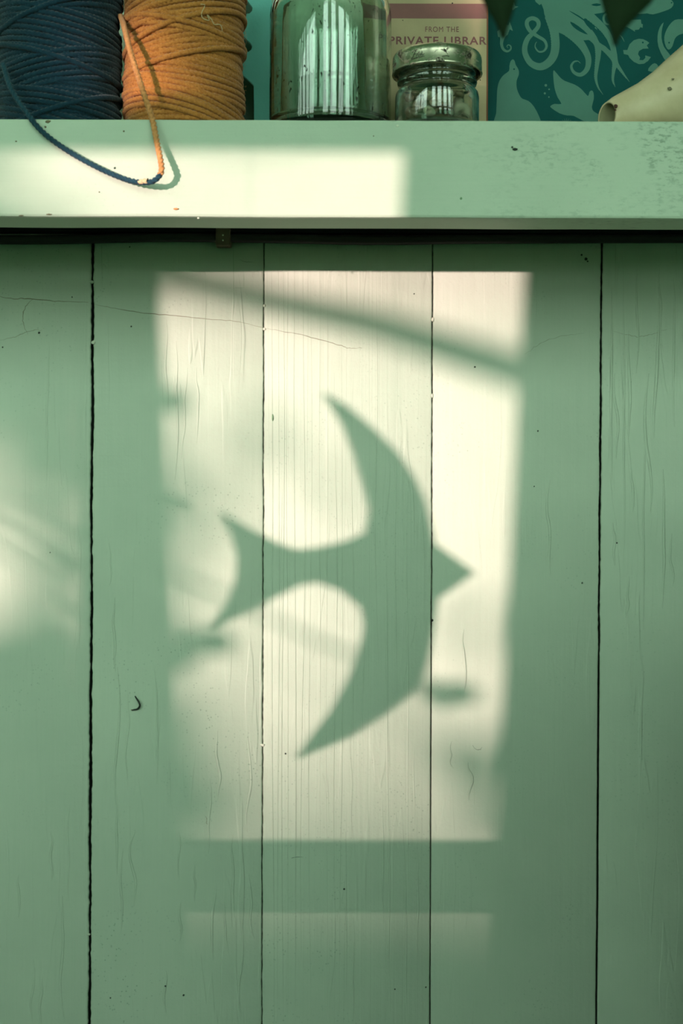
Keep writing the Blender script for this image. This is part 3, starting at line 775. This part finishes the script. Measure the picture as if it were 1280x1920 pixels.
octo = sea_print('printed_octopus', [
    flat_poly(R4, [(402, -60), (800, -60), (800, 60), (760, 82), (705, 92), (650, 125), (700, 190), (735, 240), (640, 255), (560, 232), (495, 205), (480, 205), (440, 180), (412, 110), (400, 60)], 2),
    ribbon(R4, [(450, 100), (468, 200), (475, 290), (462, 355), (425, 402), (375, 422), (320, 400), (287, 350), (280, 300), (298, 245), (338, 202), (366, 165), (362, 132), (330, 116), (300, 130), (296, 160), (318, 198), (362, 228), (405, 255), (419, 292), (402, 322), (370, 327), (348, 302), (348, 278), (357, 264)],
           [84, 56, 52, 50, 48, 44, 38, 34, 32, 30, 26, 24, 24, 24, 24, 24, 22, 20, 17, 14, 11, 9, 7, 5, 3], 3.368, 1, 1),
    ribbon(R4, [(640, 60), (720, 125), (790, 195), (828, 270), (845, 340), (860, 400), (900, 460), (942, 517)], [60, 50, 44, 38, 36, 26, 13, 2], 3.368, 1, 1),
    ribbon(R4, [(700, 190), (755, 268), (815, 330), (850, 385), (842, 450), (838, 505), (852, 550)], [70, 50, 44, 36, 20, 13, 2], 3.368, 1, 1),
    ribbon(R4, [(690, 220), (738, 270), (745, 340), (736, 420), (730, 490), (745, 550), (775, 598)], [50, 46, 34, 24, 17, 9, 2], 3.368, 1, 1),
    ribbon(R4, [(520, 170), (600, 235), (655, 305), (683, 370), (675, 435), (635, 472), (592, 458), (574, 420), (590, 391), (615, 386), (633, 400)], [70, 60, 44, 36, 30, 24, 18, 14, 10, 6, 3], 3.368, 1, 1),
    flat_poly(R4, [(335, -30), (400, -30), (402, 14), (374, 32), (350, 12)], 0)])
sea_print('printed_gap', [flat_poly(R4, [(568, 136), (620, 165), (680, 218), (630, 200), (585, 168)], 2),
    flat_poly(R4, [(558, 66), (625, 100), (700, 158), (765, 212), (800, 250), (825, 322), (790, 292), (752, 268), (735, 232), (700, 182), (650, 128), (600, 95)], 2),
    flat_poly(R4, [(700, 30), (735, 21), (765, 30), (735, 39)], 2)], M['sea'], 0.00012)['label'] = 'dark slits between the printed tentacles'
sea_print('printed_seal', [flat_poly(R7, [(258, 800), (266, 600), (272, 460), (278, 350), (300, 270), (345, 212), (394, 176), (398, 125), (410, 80), (432, 60), (450, 75), (461, 115), (480, 145), (493, 180), (490, 222), (470, 275), (472, 350), (500, 420), (530, 455), (590, 477), (645, 535), (690, 620), (720, 700), (740, 800)], 2)])
sea_print('printed_sea_lion', [flat_poly(R7, [(836, 185), (848, 173), (900, 235), (950, 275), (1050, 312), (1120, 360), (1182, 428), (1197, 388), (1220, 371), (1238, 392), (1242, 455), (1222, 535), (1240, 580), (1285, 607), (1315, 650), (1325, 720), (1250, 702), (1150, 682), (1040, 625), (980, 622), (900, 600), (820, 548), (808, 527), (850, 505), (918, 506), (880, 440), (850, 350), (838, 250)], 2)])
for b_ in ((762, 320, 2.6), (795, 360, 1.6), (752, 400, 2.1), (793, 437, 1.5)): sea_print('printed_bubble', [dot(R7, *b_)])
sea_print('printed_sea_urchin', [ribbon(R7, [(970, 720), (970+70*math.cos(a), 720-70*math.sin(a))], [14, 1], 5.333) for a in np.linspace(0.3, PI-0.3, 9)])
sea_print('printed_seahorse', [ribbon(R5, [(405, 380), (392, 460), (384, 530), (405, 590), (452, 616), (492, 592), (494, 556), (466, 538), (448, 556), (462, 576)], [110, 52, 36, 32, 26, 20, 16, 12, 9, 4], 6.4),
    flat_poly(R5, [(332, 375), (360, 355), (440, 300), (468, 300), (480, 260), (500, 310), (520, 372), (482, 352), (455, 420), (400, 450), (342, 442)], 0)])
sea_print('printed_small_fish', [flat_poly(R5, [(495, 40), (530, 18), (545, 72), (586, 80), (545, 98), (520, 124), (490, 100)], 0)])
sea_print('printed_angel_fish', [flat_poly(R6, [(580, 315), (600, 258), (640, 235), (775, 235), (780, 285), (798, 290), (795, 335), (770, 325), (750, 355), (700, 360), (705, 382), (660, 352), (610, 325)], 0)])
sea_print('printed_anglerfish', [flat_poly(R6, [(562, 600), (612, 600), (640, 530), (690, 482), (750, 465), (800, 470), (845, 490), (876, 515), (845, 545), (868, 582), (800, 585), (752, 612), (740, 650), (765, 690), (757, 720), (800, 722), (828, 695), (828, 665), (896, 685), (860, 732), (810, 765), (750, 770), (690, 742), (640, 695), (622, 660), (570, 648)], 0)])
sea_print('printed_whale', [flat_poly(R6, [(690, 142), (760, 168), (850, 160), (920, 173), (1060, 132), (1140, 95), (1168, 40), (1140, 0), (1100, -60), (900, -60), (850, 40), (780, 90)], 2)])
sea_print('printed_dolphin', [flat_poly(R6, [(1420, 260), (1280, 232), (1180, 240), (1110, 310), (1065, 400), (1055, 480), (1075, 560), (1110, 597), (1150, 560), (1170, 500), (1200, 440), (1280, 403), (1400, 420)], 2)])
sea_print('printed_fin', [flat_poly(R6, [(1047, 268), (1000, 330), (975, 430), (985, 560), (1050, 700), (1130, 800), (1180, 760), (1110, 640), (1050, 560), (1022, 450), (1030, 340)], 2)])
sea_print('printed_shell', [flat_poly(R6, [(860, 850), (890, 790), (940, 758), (980, 790), (960, 860)], 2)])
sea_print('printed_curl', [ribbon(R6, [(400, 165), (345, 178), (328, 230), (350, 280), (395, 295)], [16, 26, 28, 26, 14], 6.4)])
sea_print('printed_curl', [ribbon(R6, [(515, 412), (550, 450), (576, 500)], [4, 10, 4], 6.4)])
eyes = [dot(R7, 445, 158, 1.7), dot(R6, 628, 282, 1.2), dot(R6, 798, 510, 1.8), dot(R6, 1143, 33, 1.5), dot(R6, 1113, 512, 1.7), dot(R7, 1300, 692, 1.3)]
for e_ in eyes: sea_print('printed_eye', [e_], M['sea'], 0.00016)

# ------------------------------------------------------------------ horn-like shell at right
hr = empty('horn_shell', W(1200, 230, -0.118), 'hollow cream horn-shaped shell lying at the right end of the shelf', 'shell')
hr.location.z = ZS
def horn_ring(cpx, top, botz, y, ry, tilt=0.0, n=40, sc=1.0):
    zt_ = W(cpx, top, y).z; zc = (zt_+botz)/2; rz = (zt_-botz)/2; xc = W(cpx, top, y).x
    return [Vector((xc + tilt*(math.cos(a))*ry*sc, y + ry*sc*-math.cos(a)*1.0, zc + rz*sc*math.sin(a))) for a in [2*PI*k/n for k in range(n)]]
hy = -0.123
secs = [(1139, 190, 0.0070, 0.62), (1150, 181, 0.0082, 0.55), (1170, 170, 0.0102, 0.4), (1195, 156, 0.0135, 0.3), (1222, 136, 0.0175, 0.2), (1250, 110, 0.0215, 0.1), (1280, 84, 0.0250, 0), (1315, 62, 0.0275, 0), (1350, 52, 0.0280, 0), (1385, 60, 0.0262, 0), (1412, 84, 0.0215, 0), (1430, 120, 0.0145, 0), (1440, 165, 0.006, 0)]
bmh = bmesh.new(); rings = []
for (x, t, ry, tl) in secs:
    ys = hy + max(0, (x-1200))*0.00008
    bz = ZS + 0.0003 if x > 1165 else ZS + 0.0003 + (1165-x)*0.00002
    rg = horn_ring(x, t, bz, ys, ry, tl)
    rings.append([bmh.verts.new(p) for p in rg])
n_ = len(rings[0])
for a, b in zip(rings[:-1], rings[1:]):
    for k in range(n_): bmh.faces.new((a[k], a[(k+1) % n_], b[(k+1) % n_], b[k]))
bmh.faces.new(rings[-1])
lip = []
c0 = sum((v.co for v in rings[0]), Vector())/n_
for s_, dx in ((0.985, -0.0005), (0.88, -0.0004), (0.80, 0.003), (0.80, 0.010), (0.6, 0.022)):
    lip.append([bmh.verts.new(c0 + (v.co-c0)*s_ + Vector((dx, 0, dx*0.3))) for v in rings[0]])
prev = rings[0]
for i, rg in enumerate(lip):
    for k in range(n_):
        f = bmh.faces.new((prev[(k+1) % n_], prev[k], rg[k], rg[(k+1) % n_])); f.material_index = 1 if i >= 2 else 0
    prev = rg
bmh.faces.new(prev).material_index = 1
bmesh.ops.recalc_face_normals(bmh, faces=bmh.faces)
for v in bmh.verts: v.co += Vector((0, 0, 0)) 
obj('shell_body', bmh, [M['horn'], M['horn_in']], hr, True)
def horn_front(px, py):
    # front surface depth at that pixel: interpolate the sections
    for (a, b) in zip(secs[:-1], secs[1:]):
        if a[0] <= px <= b[0]:
            t = (px-a[0])/(b[0]-a[0]); top = a[1]+(b[1]-a[1])*t; ry = a[2]+(b[2]-a[2])*t
            zt_ = W(px, top, hy).z; zc = (zt_+ZS)/2; rz = (zt_-ZS)/2
            zz = W(px, py, hy-ry*0.8).z; q_ = max(0, 1-((zz-zc)/rz)**2)
            return hy + max(0, px-1200)*0.00008 - ry*math.sqrt(q_)
    return hy
for k, (x, y, a, b, mt) in enumerate([(1154, 199, 3.6, 4.0, 'horn_spot'), (1153, 206, 2.4, 1.8, 'horn_spot'), (1255, 166, 4, 3, 'horn_grey'), (1261, 148, 2.4, 1.6, 'horn_grey')]):
    blob('spot', x, y, horn_front(x, y)+0.0001, a*0.00033, 0.0005, b*0.00033, M[mt], hr, k+70, 2)

# ------------------------------------------------------------------ hanging plant near the lens
pl = empty('hanging_plant', (0.10, -0.42, 0.62), 'dark green plant whose two pointed leaf tips hang in from the top edge', 'plant')
lathe('pot', [(0, 0), (0.045, 0), (0.06, 0.09), (0.064, 0.09), (0.064, 0.105), (0.058, 0.105), (0.054, 0.088), (0, 0.085)], M['terracotta'], pl, 0.10, -0.42, 0.62, 32)
def leaf(outline, y0, curve, name='leaf', label=None):
    """outline: midrib-based list of (px, py, halfwidth px)"""
    bm = bmesh.new(); rows = []
    for i, (px, py, hw) in enumerate(outline):
        r = []
        for k in range(-3, 4):
            t = k/3; p = W(px+hw*t, py + abs(t)*hw*0.15, y0)
            p.y += abs(t)*0.003 + curve*(i/len(outline))**2
            r.append(bm.verts.new(p))
        rows.append(r)
    for a, b in zip(rows[:-1], rows[1:]):
        for k in range(6): bm.faces.new((a[k], a[k+1], b[k+1], b[k]))
    o = obj(name, bm, M['leaf'], pl, True)
    mod = o.modifiers.new('thick', 'SOLIDIFY'); mod.thickness = 0.0006
    if label: o['label'] = label
    return o
yl = -0.42
leaf([(930, -230, 3), (925, -190, 30), (925, -140, 48), (928, -90, 52), (932, -45, 44), (937, -10, 32), (940, 15, 22), (943, 38, 11), (944, 55, 5), (945, 68, 1)], yl, 0.0)
leaf([(1200, -260, 3), (1198, -210, 40), (1195, -150, 66), (1190, -90, 68), (1183, -40, 60), (1176, -5, 46), (1168, 18, 32), (1162, 38, 20), (1158, 55, 10), (1156, 70, 4), (1156, 82, 1)], yl, 0.0)
st1 = catmull([Vector((0.10, -0.42, 0.70)), Vector((0.16, -0.42, 0.69)), Vector((0.165, -0.42, 0.5)), W(1080, -480, yl), W(930, -230, yl)], 8)
tube('stem', st1, 0.0012, M['hedge'], pl, 6)
tube('stem', catmull([W(1080, -480, yl), W(1150, -400, yl), W(1200, -260, yl)], 8), 0.001, M['hedge'], pl, 6)
tube('hanger', [Vector((0.10, -0.42, 0.705)), Vector((0.10, -0.42, 0.85)), Vector((0.10, -0.42, 1.0))], 0.001, M['bark'], pl, 6)

# ------------------------------------------------------------------ room behind and around the lens
WY = 1.30                                   # window wall stands at y = -WY
def SX_(px, Y=WY): return S(px, 960, Y).x
def SZ_(py, Y=WY): return S(640, py, Y).z
struct(box_obj('floor', (-2.7, 1.7, -WY-0.1, 0.05, ZB-0.05, ZB), M['floor']))
struct(box_obj('ceiling', (-2.7, 1.7, -WY-0.1, 0.05, ZT, ZT+0.05), M['ceil']))
struct(box_obj('wall_left', (-2.75, -2.7, -WY-0.1, 0.05, ZB, ZT), M['room']))
struct(box_obj('wall_right', (1.7, 1.75, -WY-0.1, 0.05, ZB, ZT), M['room']))
wf_ = empty('wall_front', (0, -WY, ZB), '', ''); 
for k in ('label', 'category'): del wf_[k]
struct(wf_)
zsill, ztop = SZ_(1860), SZ_(-1300)
xlw, xrw = -2.45, 1.05                      # extent of glazing
px0, px1 = 280, 985                         # pane seen in the photo's sun patch
box_obj('wall_panel', (-2.7, 1.7, -WY-0.06, -WY, ZB, zsill), M['room'], wf_)
box_obj('wall_panel', (-2.7, 1.7, -WY-0.06, -WY, ztop, ZT), M['room'], wf_)
box_obj('wall_panel', (-2.7, xlw, -WY-0.06, -WY, zsill, ztop), M['room'], wf_)
box_obj('wall_panel', (xrw, 1.7, -WY-0.06, -WY, zsill, ztop), M['room'], wf_)
box_obj('wall_panel', (xlw, -1.14, -WY-0.06, -WY, zsill, 0.12), M['room'], wf_)
box_obj('wall_panel', (-0.30, xrw, -WY-0.06, -WY, zsill, 0.12), M['room'], wf_)
# pier right of the sunlit pane, its edge leaning a little
xa_t, xa_b = SX_(985), SX_(985-62)
zt2, zb2 = SZ_(400), SZ_(1700)
def xlean(z): return xa_t + (xa_b-xa_t)*((zt2-z)/(zt2-zb2))
prism('wall_panel', [(xlean(zsill), zsill), (-0.30, zsill), (-0.30, ztop), (xlean(ztop), ztop)], -WY-0.06, -WY, M['room'], wf_)
win = empty('window_1', (0, -WY, zsill), '', '')
for k in ('label', 'category'): del win[k]
struct(win)
# horizontal bars
def hbar(za, zb): box_obj('glazing_bar', (xlw, xrw, -WY-0.045, -WY-0.015, za, zb), M['white'], win)
hbar(SZ_(400), SZ_(305)); hbar(SZ_(1690), SZ_(1562))
# vertical bars
wbar = SX_(px0)-SX_(140)
xs_ = []
x = SX_(140)
def xl_(z): return SX_(263) + (SX_(325)-SX_(263))*((zt2-z)/(zt2-zb2))
prism('glazing_bar', [(x, zsill), (xl_(zsill), zsill), (xl_(ztop), ztop), (x, ztop)], -WY-0.018, -WY-0.012, M['white'], win)
while x > xlw + 0.3:
    x -= 0.20+0.12; box_obj('glazing_bar', (x, x+0.12, -WY-0.018, -WY-0.012, zsill, ztop), M['white'], win)
x = -0.30
while x < xrw - 0.3:
    x += 0.20; box_obj('glazing_bar', (x, x+0.12, -WY-0.018, -WY-0.012, zsill, ztop), M['white'], win); x += 0.12

def light_blocker(x0, x1, y0, y1, zt, label):  # unseen furniture shape added to keep window light off the lower wall
    c = empty('blocker', ((x0+x1)/2, (y0+y1)/2, ZB), label, 'light_blocker')
    box_obj('carcass', (x0, x1, y0, y1, ZB+0.06, zt-0.02), M['blocker_dark'], c, 0.004)
    box_obj('top', (x0-0.01, x1+0.01, y0-0.01, y1+0.01, zt-0.02, zt), M['bounce_top'], c, 0.004)
    n = 3; w = (x1-x0)/n
    for k in range(n):
        d = box_obj('door', (x0+k*w+0.006, x0+(k+1)*w-0.006, y0-0.018, y0-0.0005, ZB+0.10, zt-0.05), M['blocker_dark'], c, 0.003)
        bm = bmesh.new(); bmesh.ops.create_uvsphere(bm, u_segments=12, v_segments=8, radius=0.012)
        for v in bm.verts: v.co += Vector((x0+(k+1)*w-0.05, y0-0.028, (ZB+zt)/2))
        obj('knob', bm, M['lid'], d, True)
    for x in (x0+0.03, x1-0.03):
        for y in (y0+0.03, y1-0.03):
            box_obj('foot', (x-0.02, x+0.02, y-0.02, y+0.02, ZB, ZB+0.06), M['blocker_dark'], c)
light_blocker(0.20, 1.45, -0.66, -0.32, 0.04, 'tall dark sideboard added unseen right of the lens to shade the lower wall')
light_blocker(-2.2, -0.68, -0.66, -0.32, 0.02, 'tall dark sideboard added unseen left of the lens to shade the lower wall')

# swallow ornament hanging in the sun
BY = 0.80
bird_px = [(606, 736), (650, 762), (700, 805), (745, 850), (775, 895), (795, 940), (806, 985), (812, 1018), (845, 1042), (888, 1074), (850, 1100), (818, 1122),
           (812, 1160), (806, 1205), (798, 1250), (770, 1300), (715, 1340), (655, 1378), (556, 1418), (585, 1378), (622, 1330), (655, 1270), (676, 1215), (684, 1175),
           (678, 1140), (640, 1108), (595, 1092), (560, 1098), (520, 1118), (470, 1145), (395, 1178), (430, 1125), (444, 1085), (446, 1045), (438, 1005), (418, 962), (470, 992), (520, 1018), (555, 1030), (600, 1026), (650, 1014),
           (685, 1000), (694, 960), (684, 910), (665, 850), (642, 795)]
bp = [S(x, y, BY) for x, y in bird_px]
bird = empty('hanging_swallow', tuple(S(700, 1050, BY)), 'dark flat swallow ornament on a thread, casting the bird shadow', 'ornament')
bo = prism('swallow_body', [(p.x, p.z) for p in bp], -BY-0.002, -BY+0.002, M['bird'], bird)
tp = S(740, 1000, BY)
tube('thread', [tp, Vector((tp.x, tp.y, 0.6)), Vector((tp.x, tp.y, ZT))], 0.0002, M['bark'], bird, 5)
# thin twig beside it and a slanting bamboo outside the pane
tw = tube('dry_twig', catmull([S(150, 850, 0.85), S(255, 898, 0.85), S(300, 922, 0.85), S(352, 952, 0.85)], 5), [0.0014]*5+[0.0036]*11, M['bark'], None, 6)
tag(tw, 'thin dry twig that shades the planks left of the swallow shadow', 'twig')
cn = tube('bamboo_cane', [S(-400, 350, 2.4), S(300, 518, 2.4), S(700, 607, 2.4), S(990, 702, 2.4), S(1700, 930, 2.4)], [0.009, 0.009, 0.0115, 0.014, 0.016], M['bark'], None, 10)
tag(cn, 'slanting bamboo cane outside the window', 'cane')

# climbing plant outside, whose leaves soften the left and the top of the patch
random.seed(5)
def leaves_cloud(spots, Y, size, mat, name, label):
    root = empty(name, tuple(S(640, 3000, Y)), label, 'plant')
    V, F, off = [], [], 0
    rn = random.Random(4)
    for (px, py, rx, ry, cov) in spots:
        n = max(1, round(-math.log(1-cov)*PI*rx*ry/(0.45*(size/K)**2*0.5)))
        for k in range(n):
            a = rn.random()*2*PI; q_ = math.sqrt(rn.random())
            c = S(px + rx*q_*math.cos(a), py + ry*q_*math.sin(a), Y + rn.uniform(-0.15, 0.15))
            L = size*rn.uniform(0.7, 1.3); d = Vector((rn.uniform(-1, 1), rn.uniform(-0.5, 0.5), rn.uniform(-1, 1))).normalized()
            s_ = d.cross(Vector((rn.uniform(-0.4, 0.4), 1, rn.uniform(-0.4, 0.4)))).normalized()*L*0.36
            pts = [c-d*L*0.5, c-d*L*0.15+s_, c+d*L*0.2+s_*0.8, c+d*L*0.5, c+d*L*0.2-s_*0.8, c-d*L*0.15-s_]
            V += [tuple(p) for p in pts]; F.append(tuple(range(off, off+6))); off += 6
    me = bpy.data.meshes.new('foliage'); me.from_pydata(V, [], F); me.update()
    o = obj('foliage', me, mat, root); o['kind'] = 'stuff'
    pts = [S(640, 4200, Y)] + [S(s_[0], s_[1], Y) for s_ in spots]
    V2 = []
    for p in pts[1:]:
        V2.append(tube_arrays(catmull([S(-700, 2500, Y+0.2), S(-500, 900, Y+0.2), p], 6), 0.0022, 5))
    join_arrays('stem', V2, M['bark'], root)
    return root
leaves_cloud([(330, 738, 40, 22, .55), (325, 1235, 45, 35, .6), (850, 1294, 44, 13, 0.9), (390, 1195, 60, 10, .35)],
             1.9, 0.03, M['hedge'], 'climbing_plant', 'climbing plant growing just outside the window')
leaves_cloud([(300, 860, 50, 90, .6), (300, 1070, 42, 120, .82), (315, 1400, 60, 170, .6), (440, 870, 110, 90, .22), (570, 880, 110, 80, .12), (925, 1400, 55, 150, .3), (905, 1185, 45, 25, .4),
              (290, 450, 65, 75, .85), (60, 560, 170, 280, .985), (90, 870, 140, 75, .75), (140, 1040, 60, 110, .6), (60, 1430, 170, 280, .985), (60, 1800, 160, 200, .98), (370, 530, 120, 35, .45),
        (800, 150, 200, 170, .985), (740, 210, 150, 140, .985), (500, 50, 160, 110, .985), (290, 170, 110, 160, .97), (370, 250, 60, 70, .7)],
             5.0, 0.045, M['hedge'], 'garden_shrub', 'loose leafy shrub standing in the garden before the window')
# garden ground and far hedge
gd = box_obj('ground', (-90, 60, -110, -WY-0.12, ZB-0.35, ZB-0.25), M['grass']); struct(gd)
hg = empty('hedge', (-15, -26, ZB-0.25), 'tall clipped hedge far out in the garden', 'hedge')
bmh = bmesh.new(); HY = 24.0
zt_h = lambda px: S(px, 1500, HY).z + 0.05*noise.noise((px*0.004, 1, 0)) + 0.03*noise.noise((px*0.02, 4, 0))
top = []
for px in range(-60000, 42000, 100):
    p = S(px, 1500, HY); top.append((p.x, zt_h(px)))
polyh = [(top[0][0], ZB-0.25)] + top + [(top[-1][0], ZB-0.25)]
bmh = bmesh.new()
fr = [[bmh.verts.new((x, -HY, ZB-0.25)), bmh.verts.new((x, -HY, z)), bmh.verts.new((x, -HY-1.0, z)), bmh.verts.new((x, -HY-1.0, ZB-0.25))] for x, z in top]
for a, b in zip(fr[:-1], fr[1:]):
    for k in range(3): bmh.faces.new((a[k], b[k], b[k+1], a[k+1]))
o = obj('hedge_foliage', bmh, M['hedge'], hg); o['kind'] = 'stuff'
